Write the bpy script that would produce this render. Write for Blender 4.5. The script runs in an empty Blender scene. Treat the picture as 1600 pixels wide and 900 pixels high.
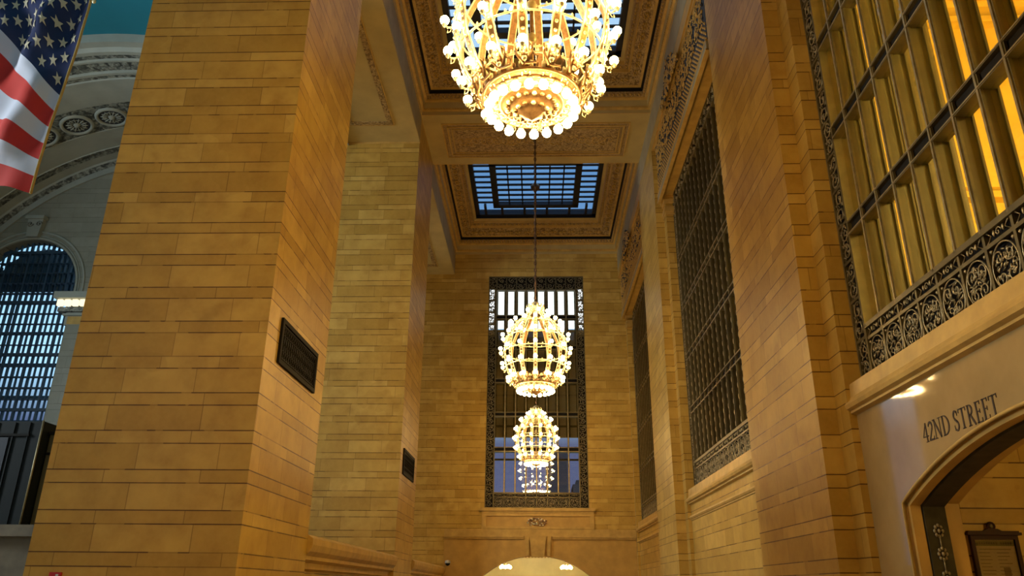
import bpy, math, random
from mathutils import Matrix, Vector
random.seed(7)
PI = math.pi
sc = bpy.context.scene
COL = sc.collection

# ------------------------------------------------------------------ camera
cam_d = bpy.data.cameras.new('camera'); cam = bpy.data.objects.new('camera', cam_d); COL.objects.link(cam)
def _camera():
    f = 1196.83
    up = Vector((828-800, 450+2600, -f)).normalized()
    fw = Vector((839-800, 450-920, -f)); fw = (fw - up*fw.dot(up)).normalized()
    rt = fw.cross(up)
    M = Matrix((rt, fw, up)).to_4x4()
    M.translation = Vector((0, 0, 1.65))
    cam.matrix_world = M
    cam_d.sensor_width = 36.0; cam_d.lens = f/1600*36; cam_d.clip_end = 500
_camera(); sc.camera = cam

# ------------------------------------------------------------------ world, light levels, exposure
EXPOSURE = 0.0
BULB = 84.0
FILL = 1800.0
sc.view_settings.view_transform = 'Standard'; sc.view_settings.look = 'None'
sc.view_settings.exposure = EXPOSURE; sc.view_settings.gamma = 1.0; sc.view_settings.use_curve_mapping = False
sc.cycles.max_bounces = 8; sc.cycles.diffuse_bounces = 4; sc.cycles.glossy_bounces = 3
sc.cycles.transparent_max_bounces = 16; sc.cycles.sample_clamp_indirect = 6.0
w = bpy.data.worlds.new('dusk_sky'); sc.world = w; w.use_nodes = True
wn = w.node_tree.nodes; wl = w.node_tree.links
wbg = wn['Background']; wtc = wn.new('ShaderNodeTexCoord'); wsp = wn.new('ShaderNodeSeparateXYZ'); wr = wn.new('ShaderNodeValToRGB')
wl.new(wtc.outputs['Generated'], wsp.inputs[0]); wl.new(wsp.outputs['Z'], wr.inputs[0]); wl.new(wr.outputs[0], wbg.inputs['Color'])
wr.color_ramp.elements[0].position = 0.17; wr.color_ramp.elements[0].color = (.15, .18, .36, 1)
wr.color_ramp.elements[1].position = 0.62; wr.color_ramp.elements[1].color = (1.5, 1.9, 2.1, 1)
e = wr.color_ramp.elements.new(0.23); e.color = (.75, 1.1, 1.5, 1)
e = wr.color_ramp.elements.new(0.5); e.color = (.42, .80, 1.25, 1)
wbg.inputs['Strength'].default_value = 1.0

def area(name, loc, rot, sx, sy, power, color):
    l = bpy.data.lights.new(name, 'AREA'); l.shape = 'RECTANGLE'; l.size = sx; l.size_y = sy; l.energy = power; l.color = color
    o = bpy.data.objects.new(name, l); o.location = loc; o.rotation_euler = rot; COL.objects.link(o); return o
# fill light added out of view at the concourse's other end
area('concourse_fill', (-27, -29.8, 17), (math.radians(90), 0, 0), 28, 18, FILL*1.7, (.74, .90, 1.0))

# unseen fill light added at the long wall to reach the second pier
area('pier_fill', (-44.15, 20, 16), (math.radians(90), 0, math.radians(-90)), 6, 12, 12500.0, (.84, .95, .98))

# ------------------------------------------------------------------ node helpers
class NT:
    def __init__(s, name):
        s.m = bpy.data.materials.new(name); s.m.use_nodes = True; s.t = s.m.node_tree; s.n = s.t.nodes; s.l = s.t.links
        s.b = s.n['Principled BSDF']; s.out = s.n['Material Output']
    def node(s, typ, **k):
        n = s.n.new(typ)
        for a, v in k.items(): setattr(n, a, v)
        return n
    def put(s, sock, v):
        if hasattr(v, 'is_linked') or isinstance(v, bpy.types.NodeSocket): s.l.new(v, sock)
        else: sock.default_value = v
    def math(s, op, a, b=None, c=None):
        n = s.node('ShaderNodeMath', operation=op); s.put(n.inputs[0], a)
        if b is not None: s.put(n.inputs[1], b)
        if c is not None: s.put(n.inputs[2], c)
        return n.outputs[0]
    def ramp(s, fac, stops):
        r = s.node('ShaderNodeValToRGB'); s.put(r.inputs[0], fac)
        r.color_ramp.elements[0].position = stops[0][0]; r.color_ramp.elements[0].color = (*stops[0][1], 1)
        r.color_ramp.elements[1].position = stops[-1][0]; r.color_ramp.elements[1].color = (*stops[-1][1], 1)
        for p, c in stops[1:-1]:
            e = r.color_ramp.elements.new(p); e.color = (*c, 1)
        return r.outputs[0]
    def mix(s, fac, a, b, typ='MIX'):
        n = s.node('ShaderNodeMix', data_type='RGBA', blend_type=typ); s.put(n.inputs[0], fac)
        s.put(n.inputs[6], a if not isinstance(a, tuple) else (*a, 1)); s.put(n.inputs[7], b if not isinstance(b, tuple) else (*b, 1))
        return n.outputs[2]
    def pos(s): return s.node('ShaderNodeNewGeometry').outputs['Position']
    def noise(s, scale, detail=3, vec=None, rough=.55):
        n = s.node('ShaderNodeTexNoise'); n.inputs['Scale'].default_value = scale; n.inputs['Detail'].default_value = detail
        n.inputs['Roughness'].default_value = rough
        s.l.new(vec if vec is not None else s.pos(), n.inputs['Vector']); return n.outputs['Fac']
    def bump(s, h, strength, dist):
        n = s.node('ShaderNodeBump'); n.inputs['Strength'].default_value = strength; n.inputs['Distance'].default_value = dist
        s.l.new(h, n.inputs['Height']); s.l.new(n.outputs[0], s.b.inputs['Normal'])

def simple(name, color, rough=.5, metal=0., noise=None, amount=.25, bump=0., spec=None):
    t = NT(name)
    if noise:
        f = t.noise(noise, 4)
        dark = tuple(c*(1-amount) for c in color); light = tuple(min(1, c*(1+amount)) for c in color)
        t.l.new(t.ramp(f, [(.3, dark), (.7, light)]), t.b.inputs['Base Color'])
        if bump: t.bump(f, bump, .02)
    else: t.b.inputs['Base Color'].default_value = (*color, 1)
    t.b.inputs['Roughness'].default_value = rough; t.b.inputs['Metallic'].default_value = metal
    if spec is not None: t.b.inputs['Specular IOR Level'].default_value = spec
    return t.m

def coursed(name, tones, joint, rough=.42, L=1.7, P=.903, small=.332, off=.221, coat=0.):
    """ashlar in alternating tall and narrow courses, read from world position"""
    t = NT(name)
    g = t.node('ShaderNodeNewGeometry'); sp = t.node('ShaderNodeSeparateXYZ'); t.l.new(g.outputs['Position'], sp.inputs[0])
    sn = t.node('ShaderNodeSeparateXYZ'); t.l.new(g.outputs['True Normal'], sn.inputs[0])
    ax = t.math('ABSOLUTE', sn.outputs[0]); ay = t.math('ABSOLUTE', sn.outputs[1])
    facex = t.math('GREATER_THAN', ax, ay)
    h = t.math('ADD', t.math('MULTIPLY', facex, sp.outputs[1]), t.math('MULTIPLY', t.math('SUBTRACT', 1., facex), sp.outputs[0]))
    zz = t.math('DIVIDE', t.math('SUBTRACT', sp.outputs[2], off), P)
    fz = t.math('FRACT', zz); tall = t.math('GREATER_THAN', fz, small)
    course = t.math('ADD', t.math('MULTIPLY', t.math('FLOOR', zz), 2.), tall)
    def wnoise(x, y, z=0.):
        c = t.node('ShaderNodeCombineXYZ'); t.put(c.inputs[0], x); t.put(c.inputs[1], y); t.put(c.inputs[2], z)
        n = t.node('ShaderNodeTexWhiteNoise', noise_dimensions='3D'); t.l.new(c.outputs[0], n.inputs['Vector']); return n.outputs['Value']
    r0 = wnoise(course, 3.3, facex)
    u = t.math('ADD', t.math('DIVIDE', h, t.math('MULTIPLY', t.math('ADD', .75, t.math('MULTIPLY', r0, .6)), L)), t.math('MULTIPLY', r0, 7.7))
    fu = t.math('FRACT', u); brick = t.math('FLOOR', u)
    tone = wnoise(course, brick, facex)
    mott = t.noise(1.3, 5); fine = t.noise(9., 4); vein = t.noise(.35, 3)
    base = t.ramp(tone, [(0, tones[0]), (.5, tones[1]), (1, tones[2])])
    base = t.mix(t.math('MULTIPLY', t.math('MULTIPLY', mott, mott), 1.5), base, tones[3], 'MIX')
    base = t.mix(t.math('MULTIPLY', fine, .35), base, tones[4], 'MIX')
    base = t.mix(t.math('MULTIPLY', t.math('GREATER_THAN', vein, .62), .15), base, tones[3])
    d1 = t.math('MULTIPLY', t.math('MINIMUM', t.math('MINIMUM', fz, t.math('SUBTRACT', 1., fz)), t.math('ABSOLUTE', t.math('SUBTRACT', fz, small))), P)
    wob = t.math('MULTIPLY', t.math('SUBTRACT', t.noise(2.5, 2), .5), .012)
    d1 = t.math('ADD', d1, wob)
    d2 = t.math('MULTIPLY', t.math('MINIMUM', fu, t.math('SUBTRACT', 1., fu)), L)
    jh = t.math('LESS_THAN', d1, .013); jv = t.math('LESS_THAN', d2, .009)
    vis = t.math('ADD', .45, t.math('MULTIPLY', t.math('GREATER_THAN', t.noise(.8, 2), .45), .5))
    j = t.math('MAXIMUM', t.math('MULTIPLY', jh, vis), t.math('MULTIPLY', jv, .45))
    colr = t.mix(j, base, joint)
    t.l.new(colr, t.b.inputs['Base Color'])
    t.b.inputs['Roughness'].default_value = rough; t.b.inputs['Specular IOR Level'].default_value = .22
    t.bump(t.math('SUBTRACT', t.math('MULTIPLY', fine, .25), j), .35, .012)
    if coat: t.b.inputs['Coat Weight'].default_value = coat
    return t.m

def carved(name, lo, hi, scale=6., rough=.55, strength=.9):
    """fine relief too small to model: leafwork read as bumps with shade painted into the hollows"""
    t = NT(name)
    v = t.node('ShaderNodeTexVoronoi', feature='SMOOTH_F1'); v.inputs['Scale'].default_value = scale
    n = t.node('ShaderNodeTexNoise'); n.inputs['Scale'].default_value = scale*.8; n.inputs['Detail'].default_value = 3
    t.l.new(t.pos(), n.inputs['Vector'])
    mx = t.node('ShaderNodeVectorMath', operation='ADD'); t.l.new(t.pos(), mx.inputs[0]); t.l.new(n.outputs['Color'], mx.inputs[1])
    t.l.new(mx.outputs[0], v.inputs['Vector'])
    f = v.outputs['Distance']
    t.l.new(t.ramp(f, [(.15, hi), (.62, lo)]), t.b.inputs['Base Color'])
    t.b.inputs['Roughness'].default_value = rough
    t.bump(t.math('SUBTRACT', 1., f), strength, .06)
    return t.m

def emit(name, color, strength):
    t = NT(name); t.n.remove(t.b)
    e = t.node('ShaderNodeEmission'); e.inputs[0].default_value = (*color, 1); e.inputs[1].default_value = strength
    t.l.new(e.outputs[0], t.out.inputs[0]); return t.m

def glass(name, tint=(1, 1, 1), refl=.10, rough=.02, bumpy=0.):
    t = NT(name); t.n.remove(t.b)
    tr = t.node('ShaderNodeBsdfTransparent'); tr.inputs[0].default_value = (*tint, 1)
    gl = t.node('ShaderNodeBsdfGlossy'); gl.inputs['Roughness'].default_value = rough
    mx = t.node('ShaderNodeMixShader'); mx.inputs[0].default_value = refl
    if bumpy:
        n = t.noise(3.0, 2); bp = t.node('ShaderNodeBump'); bp.inputs['Strength'].default_value = bumpy; bp.inputs['Distance'].default_value = .05
        t.l.new(n, bp.inputs['Height']); t.l.new(bp.outputs[0], gl.inputs['Normal'])
    t.l.new(tr.outputs[0], mx.inputs[1]); t.l.new(gl.outputs[0], mx.inputs[2]); t.l.new(mx.outputs[0], t.out.inputs[0]); return t.m

TN = [(.43, .27, .048), (.55, .36, .074), (.69, .48, .125), (.30, .165, .026), (.64, .43, .105)]
M = {}
M['stone'] = coursed('ashlar_stone', TN, (.10, .045, .012))
M['stone_grey'] = coursed('concourse_ashlar', [(.25, .26, .21), (.29, .29, .24), (.33, .33, .27), (.22, .22, .17), (.31, .31, .25)], (.14, .13, .1), P=1.2, L=2.2)
M['plain'] = simple('plain_stone', (.48, .29, .065), .5, noise=1.5, amount=.15)
M['dressed'] = simple('dressed_stone', (.50, .325, .09), .45, noise=2.2, amount=.16, spec=.25)
M['plaster'] = simple('painted_plaster', (.44, .34, .13), .6, noise=.8, amount=.12)
M['greyplaster'] = simple('grey_frieze_plaster', (.33, .28, .165), .65, noise=1.1, amount=.14)
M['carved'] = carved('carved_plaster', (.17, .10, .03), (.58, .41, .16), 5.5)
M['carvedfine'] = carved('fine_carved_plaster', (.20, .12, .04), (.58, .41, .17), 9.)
M['polished'] = simple('polished_marble', (.36, .25, .105), .045, noise=.9, amount=.14)
M['concgrey'] = simple('concourse_stone', (.33, .355, .31), .7, noise=.6, amount=.12)
M['conccarved'] = carved('concourse_carved_stone', (.05, .055, .05), (.33, .355, .31), 3.5)
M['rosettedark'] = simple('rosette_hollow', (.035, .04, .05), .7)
M['teal'] = simple('teal_ceiling_paint', (.007, .17, .24), .75, noise=.3, amount=.1)
M['bronze'] = simple('window_bronze', (.13, .105, .045), .45, .4, noise=3, amount=.2)
M['bronzefin'] = simple('window_fin_bronze', (.095, .075, .024), .55, .2, noise=2, amount=.15)
M['bronzelight'] = simple('worn_bronze', (.33, .275, .15), .4, .6, noise=6, amount=.25)
M['dark'] = simple('dark_iron_and_shade', (.010, .009, .008), .7, .0, spec=.12)
M['blackmetal'] = simple('black_painted_metal', (.008, .011, .012), .5, .0, spec=.15)
M['frameblue'] = simple('skylight_frame', (.010, .012, .022), .5, .2)
M['gold'] = simple('gilt_metal', (1.0, .82, .50), .38, .45, noise=14, amount=.3, bump=.25)
M['golddark'] = simple('dark_gilt_metal', (.36, .22, .10), .4, .6, noise=14, amount=.3, bump=.25)
M['chain'] = simple('chain_metal', (.15, .10, .07), .4, .8)
M['bulb'] = emit('lit_bulb', (1.0, .63, .24), BULB)
M['lamp'] = emit('lit_lamp', (1.0, .66, .26), 40.)
M['lampbig'] = emit('warm_fill_lamp', (1.0, .66, .17), 520.)
M['lamplobby'] = emit('cream_fill_lamp', (1.0, .84, .48), 330.)
M['dentil'] = emit('lit_cornice_bulb', (1.0, .85, .55), 1.5)
M['lightpanel'] = emit('glow_panel_white', (.95, 1.0, 1.0), 2.4)
M['glass'] = glass('window_glass', (.85, .88, .86), .12)
M['glassblue'] = glass('skylight_glass', (.55, .62, .70), .04, .2, .3)
M['conglass'] = glass('concourse_window_glass', (.9, 1.0, 1.0), .10)
M['white'] = simple('flag_white', (.60, .60, .70), .75)
M['red'] = simple('flag_red', (.55, .022, .012), .7)
M['blue'] = simple('flag_blue', (.010, .014, .075), .6)
M['star'] = simple('flag_star', (.62, .52, .36), .7)  # warm lamplight tint put into the white of the stars
M['wood'] = simple('dark_wood', (.04, .012, .007), .5, noise=5, amount=.3, spec=.2)
M['paper'] = simple('poster_paper', (.60, .42, .30), .6)
M['print'] = simple('poster_print', (.22, .12, .08), .6)
M['header'] = simple('poster_header', (.07, .075, .03), .5)
M['letter'] = simple('incised_letter', (.035, .018, .008), .7)
M['lobby'] = simple('lobby_stone', (.72, .62, .34), .5, noise=.8, amount=.08)
M['brownpanel'] = simple('brown_window_blind', (.50, .36, .18), .7, noise=.5, amount=.15)
M['counter'] = simple('brown_grey_marble', (.13, .10, .06), .4, noise=1.2, amount=.3)
M['jambdark'] = simple('dark_jamb_bronze', (.05, .042, .022), .6, noise=4, amount=.3, spec=.2)
M['concframe'] = simple('haze_blue_frame', (.02, .055, .10), .5)  # blue of the haze mixed into the frame colour
M['yellowhall'] = simple('warm_lobby_stone', (.85, .62, .10), .6, noise=.8, amount=.08)
M['tower'] = simple('distant_building', (.05, .05, .06), .8)
M['camwhite'] = simple('camera_housing', (.55, .52, .45), .35)
M['signred'] = simple('red_sign', (.45, .01, .01), .4)
M['floor'] = simple('terrazzo_floor', (.40, .32, .22), .25, noise=5, amount=.1)

# ------------------------------------------------------------------ mesh builder
class MB:
    def __init__(s): s.v = []; s.f = []; s.mi = []; s.sm = []; s.mats = []
    def mat(s, m):
        if m not in s.mats: s.mats.append(m)
        return s.mats.index(m)
    def add(s, vs, fs, m, smooth=False, T=None):
        b = len(s.v); i = s.mat(m)
        for p in vs: s.v.append(tuple(T @ Vector(p)) if T is not None else tuple(p))
        for f in fs: s.f.append(tuple(b+k for k in f)); s.mi.append(i); s.sm.append(smooth)
    def box(s, x0, x1, y0, y1, z0, z1, m, T=None, bev=0.):
        if x0 > x1: x0, x1 = x1, x0
        if y0 > y1: y0, y1 = y1, y0
        if z0 > z1: z0, z1 = z1, z0
        vs = [(x, y, z) for z in (z0, z1) for y in (y0, y1) for x in (x0, x1)]
        s.add(vs, [(0, 2, 3, 1), (4, 5, 7, 6), (0, 1, 5, 4), (2, 6, 7, 3), (0, 4, 6, 2), (1, 3, 7, 5)], m, False, T)
    def tube(s, pts, r, m, n=6, closed=False, T=None, taper=None):
        pts = [Vector(p) for p in pts]; N = len(pts); rings = []
        up0 = Vector((0.13, .21, .97)).normalized()
        for i, p in enumerate(pts):
            a = pts[(i-1) % N] if (closed or i > 0) else p; b = pts[(i+1) % N] if (closed or i < N-1) else p
            d = (b-a); d = d.normalized() if d.length > 1e-9 else Vector((0, 0, 1))
            x = d.cross(up0)
            if x.length < .15: x = d.cross(Vector((1, 0, .1)))
            x.normalize(); y = d.cross(x)
            rr = r if taper is None else r*taper[i]
            rings.append([p + (x*math.cos(2*PI*k/n) + y*math.sin(2*PI*k/n))*rr for k in range(n)])
        vs = [q for ring in rings for q in ring]; fs = []
        for i in range(N if closed else N-1):
            j = (i+1) % N
            for k in range(n): fs.append((i*n+k, i*n+(k+1) % n, j*n+(k+1) % n, j*n+k))
        if not closed: fs.append(tuple(range(n))[::-1]); fs.append(tuple((N-1)*n+k for k in range(n)))
        s.add(vs, fs, m, True, T)
    def ring(s, r, z, t, m, seg=40, n=6, T=None):
        s.tube([(r*math.cos(2*PI*k/seg), r*math.sin(2*PI*k/seg), z) for k in range(seg)], t, m, n, True, T)
    def lathe(s, prof, m, seg=24, T=None, smooth=True):
        vs = [(r*math.cos(2*PI*k/seg), r*math.sin(2*PI*k/seg), z) for r, z in prof for k in range(seg)]; fs = []
        for i in range(len(prof)-1):
            for k in range(seg): fs.append((i*seg+k, i*seg+(k+1) % seg, (i+1)*seg+(k+1) % seg, (i+1)*seg+k))
        s.add(vs, fs, m, smooth, T)
    def ball(s, c, rx, ry, rz, m, seg=8, rows=5, T=None):
        vs = []; fs = []
        for i in range(rows+1):
            a = PI*i/rows
            for k in range(seg):
                b = 2*PI*k/seg; vs.append((c[0]+rx*math.sin(a)*math.cos(b), c[1]+ry*math.sin(a)*math.sin(b), c[2]+rz*math.cos(a)))
        for i in range(rows):
            for k in range(seg): fs.append((i*seg+k, (i+1)*seg+k, (i+1)*seg+(k+1) % seg, i*seg+(k+1) % seg))
        s.add(vs, fs, m, True, T)
    def prism(s, poly, y0, y1, m, T=None):
        """poly in (x, z), extruded along y"""
        n = len(poly); vs = [(x, y0, z) for x, z in poly] + [(x, y1, z) for x, z in poly]
        fs = [tuple(range(n)), tuple(range(2*n-1, n-1, -1))] + [(i, n+i, n+(i+1) % n, (i+1) % n) for i in range(n)]
        s.add(vs, fs, m, False, T)
    def build(s, name, parent=None, loc=(0, 0, 0), rot=None):
        me = bpy.data.meshes.new(name); me.from_pydata(s.v, [], s.f)
        for m in s.mats: me.materials.append(M[m])
        me.polygons.foreach_set('material_index', s.mi); me.polygons.foreach_set('use_smooth', s.sm); me.update()
        o = bpy.data.objects.new(name, me); COL.objects.link(o); o.location = loc
        if rot: o.rotation_euler = rot
        if parent: o.parent = parent
        return o

def root(name, loc=(0, 0, 0), rz=0.):
    o = bpy.data.objects.new(name, None); COL.objects.link(o); o.location = loc; o.rotation_euler = (0, 0, rz); o.empty_display_size = .3; return o
def tag(o, label, cat, group=None):
    o['label'] = label; o['category'] = cat
    if group: o['group'] = group
    return o
def struct(o): o['kind'] = 'structure'; return o
def inst(src, parent, loc=(0, 0, 0), rot=(0, 0, 0), scale=None):
    c = src.copy(); COL.objects.link(c); c.parent = parent; c.location = loc; c.rotation_euler = rot
    if scale: c.scale = scale
    return c
def copy_tree(o, parent=None):
    c = o.copy(); COL.objects.link(c); c.parent = parent
    for ch in list(o.children): copy_tree(ch, c)
    return c

# ------------------------------------------------------------------ setting: dimensions
XW, XP, XS, XG = 6.6, -6.6, 7.04, 7.49          # wall plane, pier plane, step plane, window plane
ZC, ZS = 27.05, 29.5                            # ceiling, skylight
YE = 57.2                                       # end wall
BAYS = [10.45, 30.2, 49.95]                     # bay centres
PIERS = [(-2.0, 3.3), (17.7, 23.0), (37.4, 42.7)]
XPL = -11.33                                    # concourse side of the piers

b = MB(); b.box(-46, 34, -26, 80, -.3, 0, 'floor'); struct(b.build('floor'))

# piers between the hall and the concourse
for k, (y0, y1) in enumerate(PIERS):
    b = MB(); b.box(XPL, XP, y0, y1, 0, ZC, 'stone')
    if k: b.box(XPL-.02, XP+.03, y0-.03, y0+.05, 25.2, 25.32, 'dressed')
    struct(b.build('wall_left'))
# last half pier against the end wall
b = MB(); b.box(XPL, XP, YE-.02, YE+1.5, 0, ZC, 'stone'); struct(b.build('wall_left'))

# longitudinal beams over the openings, with a carved border on each soffit
def opening_beam(y0, y1):
    b = MB(); b.box(XPL, XP, y0, y1, 25.3, ZC+1.2, 'plaster'); b.box(XP-.01, XP+.012, y0, y1, 25.42, ZC, 'greyplaster')
    o = struct(b.build('trim_1'))
    c = MB(); xa, xb, ya, yb = XPL+1.05, XP-1.2, y0+1.7, y1-1.8
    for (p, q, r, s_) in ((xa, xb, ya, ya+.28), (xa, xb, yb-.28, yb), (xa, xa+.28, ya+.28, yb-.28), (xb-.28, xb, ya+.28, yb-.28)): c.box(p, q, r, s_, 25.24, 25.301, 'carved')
    for (p, q, r, s_) in ((xa-.08, xb+.08, ya-.08, ya-.02), (xa-.08, xb+.08, yb+.02, yb+.08), (xa-.08, xa-.02, ya, yb), (xb+.02, xb+.08, ya, yb)): c.box(p, q, r, s_, 25.25, 25.301, 'dressed')
    c.build('carved_border', o)
for y0, y1 in ((3.3, 17.7), (23.0, 37.4), (42.7, YE)): opening_beam(y0, y1)

# low stone screens with a cornice closing the foot of each opening
def screen(y0, y1):
    b = MB(); b.box(-10.6, -6.95, y0, y1, 0, 2.35, 'stone')
    prof = [(-6.95, 2.1), (-6.78, 2.14), (-6.78, 2.3), (-6.62, 2.38), (-6.62, 2.48), (-6.5, 2.6), (-6.44, 2.78), (-6.44, 2.95), (-6.6, 3.05), (-10.9, 3.05), (-10.9, 2.1)]
    b.prism(prof, y0, y1, 'dressed')
    return struct(b.build('wall_screen'))
screen(23.0, 37.4); screen(42.7, YE-.02)
b = MB(); b.box(-10.6, -7.1, 3.3, 17.7, 0, 1.2, 'stone'); struct(b.build('wall_screen'))

# ------------------------------------------------------------------ right wall
b = MB()
for y0, y1 in ((-2, 4.0), (18.02, 24.0), (38.0, 43.7)): b.box(XW, 8.9, y0, y1, 0, ZC, 'stone')
for y0, y1 in ((4.0, 4.7), (17.31, 18.02), (24.0, 24.7), (37.3, 38.0), (43.7, 44.4), (56.7, YE+.4)): b.box(XS, 8.9, y0, y1, 0, 24.9, 'stone')
for y0, y1 in ((24.0, 38.0), (43.7, YE)): b.box(7.2, 8.9, y0, y1, 0, 5.7, 'stone')
for y0, y1 in ((4.0, 18.02), (24.0, 38.0), (43.7, YE)):
    b.box(XW, 8.9, y0, y1, 24.9, ZC, 'plain'); b.box(6.86, 8.9, y0, y1, 21.6, 24.9, 'dressed')
b.box(8.9, 9.2, -8, 4.0, 0, ZS, 'stone')
b.box(XW-.012, XW+.01, -2, YE, 25.6, ZC, 'greyplaster')
struct(b.build('wall_right'))
# far end capitals on the stepped jambs
for y in (18.02, 38.0, YE-.3):
    b = MB()
    for k, (dz, pr) in enumerate(((0, .05), (.16, .10), (.34, .06), (.7, .09), (.86, .16), (1.0, .22))):
        b.box(XS-pr, XG+.3, y-.72-pr, y-.02, 20.5+dz, 20.5+dz+.17, 'dressed')
    struct(b.build('trim_2'))

# sills under the tall windows
def sill(y0, y1, second=True):
    b = MB()
    prof = [(7.5, 5.72), (7.12, 5.72), (7.08, 5.66), (7.00, 5.62), (6.96, 5.55), (6.99, 5.47), (7.08, 5.43), (7.08, 5.38), (7.22, 5.34), (7.5, 5.34)]
    prof = [(7.5, 6.05), (7.14, 6.05), (7.12, 5.74)] + prof[2:]
    b.prism(prof, y0, y1, 'dressed')
    if second:
        b.prism([(7.22, 4.88), (7.12, 4.86), (7.08, 4.78), (7.12, 4.72), (7.16, 4.70), (7.16, 4.66), (7.22, 4.62)], y0, y1, 'dressed')
    return struct(b.build('trim_3'))
sill(4.7, 17.31, False); sill(24.7, 37.3); sill(44.4, 56.7)

# polished marble panel with the segmental arch to the street passage
AC, AH, AZ, AR = 11.0, 4.8, 3.3, 12.36
def arch_z(y, grow=0.):
    R = AR+grow; zc = AZ + (AR - (AR - math.sqrt(AR*AR-AH*AH))) - AR   # centre height
    zc = AZ - math.sqrt(AR*AR-AH*AH)
    return zc + math.sqrt(max(0, R*R-(y-AC)**2))
def arch_slab(b, x0, x1, m, grow=0., top=5.4, ya=4.0, yb=17.31, N=40):
    h = AH+grow
    b.box(x0, x1, ya, AC-h, 0, top, m); b.box(x0, x1, AC+h, yb, 0, top, m)
    for i in range(N):
        a0 = AC-h+2*h*i/N; a1 = AC-h+2*h*(i+1)/N; z0 = arch_z(a0, grow); z1 = arch_z(a1, grow)
        vs = [(x0, a0, z0), (x0, a1, z1), (x0, a1, top), (x0, a0, top), (x1, a0, z0), (x1, a1, z1), (x1, a1, top), (x1, a0, top)]
        b.add(vs, [(0, 3, 2, 1), (4, 5, 6, 7), (0, 1, 5, 4)], m)
b = MB(); arch_slab(b, 7.2, 7.5, 'polished', .0); struct(b.build('wall_marble'))
b = MB(); arch_slab(b, 7.28, 7.48, 'plain', -.11, top=5.0)
arch_slab(b, 7.5, 7.92, 'jambdark', -.15, top=4.85); arch_slab(b, 7.92, 8.25, 'plain', -.05, top=4.85)
# edge moulding of the arch
pts = [(7.2, AC+AH, 0), (7.2, AC+AH, AZ-.02)] + [(7.2, AC+AH-2*AH*i/50, arch_z(AC+AH-2*AH*i/50)) for i in range(1, 50)] + [(7.2, AC-AH, 0)]
b.tube(pts, .03, 'dressed', 6)
struct(b.build('trim_4'))
# bronze rosette strip on the arch jamb
r_ = tag(root('jamb_ornament', (7.71, AC+AH-.17, 0)), 'bronze rosette ornaments on the dark jamb of the street arch', 'ornament'); jr = None
for k in range(7):
    z = 2.75-k*.42
    if jr is None:
        b = MB()
        for a in range(8): b.ball((.075*math.cos(a*PI/4), 0, .10*math.sin(a*PI/4)), .03, .03, .04, 'bronzelight', 6, 4)
        b.ball((0, -.01, 0), .035, .04, .045, 'bronzelight', 6, 4); b.tube([(0, 0, -.1), (0, 0, -.34)], .012, 'bronzelight', 5)
        jr = b.build('rosette', r_, (0, 0, z))
    else: inst(jr, r_, (0, 0, z))

# street passage beyond the arch
b = MB(); b.box(8.25, 22, 16.2, 17.0, 0, 5.0, 'stone'); b.box(8.25, 22, 3.4, 4.2, 0, 5.0, 'stone'); b.box(22, 22.5, 3.4, 17, 0, 5.0, 'stone')
struct(b.build('wall_passage'))
b = MB(); b.box(8.25, 22.5, 3.4, 17, 5.0, 5.3, 'lobby'); struct(b.build('ceiling_passage'))

# hall beyond the tall windows
b = MB()
b.box(8.9, 26, 27.5, 28, 5.3, 30, 'yellowhall'); b.box(26, 26.5, -8, 28, 0, 30, 'yellowhall'); b.box(8.9, 26, -8.5, -8, 0, 30, 'yellowhall')
for z, p in ((16.0, .5), (16.3, .75), (16.6, .4), (24.5, .5), (24.9, .9)): b.box(8.9, 26, 27.5-p, 27.5, z, z+.28, 'yellowhall')
struct(b.build('wall_lobby'))
b = MB(); b.box(8.9, 26, 28.0, 28.3, 0, 30, 'dark'); b.box(8.9, 26.5, -8.5, 28, 30, 30.4, 'yellowhall'); struct(b.build('ceiling_lobby'))
b = MB(); b.box(9.4, 10.2, 28.3, YE+4, 4.8, 27, 'brownpanel'); b.box(8.9, 9.4, 28.3, YE, 4.6, 4.8, 'dark'); struct(b.build('wall_gallery'))

# ------------------------------------------------------------------ end wall with arch
EA, ER = 3.83, 5.95
def ez(x, g=0.): return EA-ER + math.sqrt(max(.0, (ER+g)**2-x*x))
b = MB(); HW = 5.3; WX = 3.78
for x0, x1, z0, z1 in ((-11.3, -WX, 5.6, ZC), (WX, 7.9, 5.6, ZC), (-WX, WX, 25.12, ZC)): b.box(x0, x1, YE, YE+1.2, z0, z1, 'stone')
b.box(-WX, WX, YE+.02, YE+1.2, 5.6, 7.05, 'plain')
b.box(-XW, 7.1, YE-.10, YE+1.2, 5.12, 5.6, 'dressed')
b.box(-6.75, -HW, YE, YE+1.2, 0, 5.12, 'plain'); b.box(HW, 7.9, YE, YE+1.2, 0, 5.12, 'plain')
N = 40
for i in range(N):
    a0 = -HW+2*HW*i/N; a1 = -HW+2*HW*(i+1)/N; z0, z1 = ez(a0), ez(a1); y0, y1 = YE, YE+1.2
    b.add([(a0, y0, z0), (a1, y0, z1), (a1, y0, 5.12), (a0, y0, 5.12), (a0, y1, z0), (a1, y1, z1), (a1, y1, 5.12), (a0, y1, 5.12)], [(0, 1, 2, 3), (4, 7, 6, 5), (0, 4, 5, 1)], 'plain')
struct(b.build('wall_end'))
b = MB()     # sill, panel frame, string course and keystone
b.box(-4.05, 4.2, YE-.24, YE+.1, 6.84, 7.06, 'dressed'); b.box(-3.95, 4.1, YE-.14, YE+.1, 6.72, 6.84, 'dressed')
for x0, x1, z0, z1 in ((-3.95, 4.1, 6.50, 6.72), (-3.95, 4.1, 5.62, 5.78), (-3.95, -3.65, 5.78, 6.5), (3.8, 4.1, 5.78, 6.5)): b.box(x0, x1, YE-.09, YE+.05, z0, z1, 'dressed')
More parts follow.
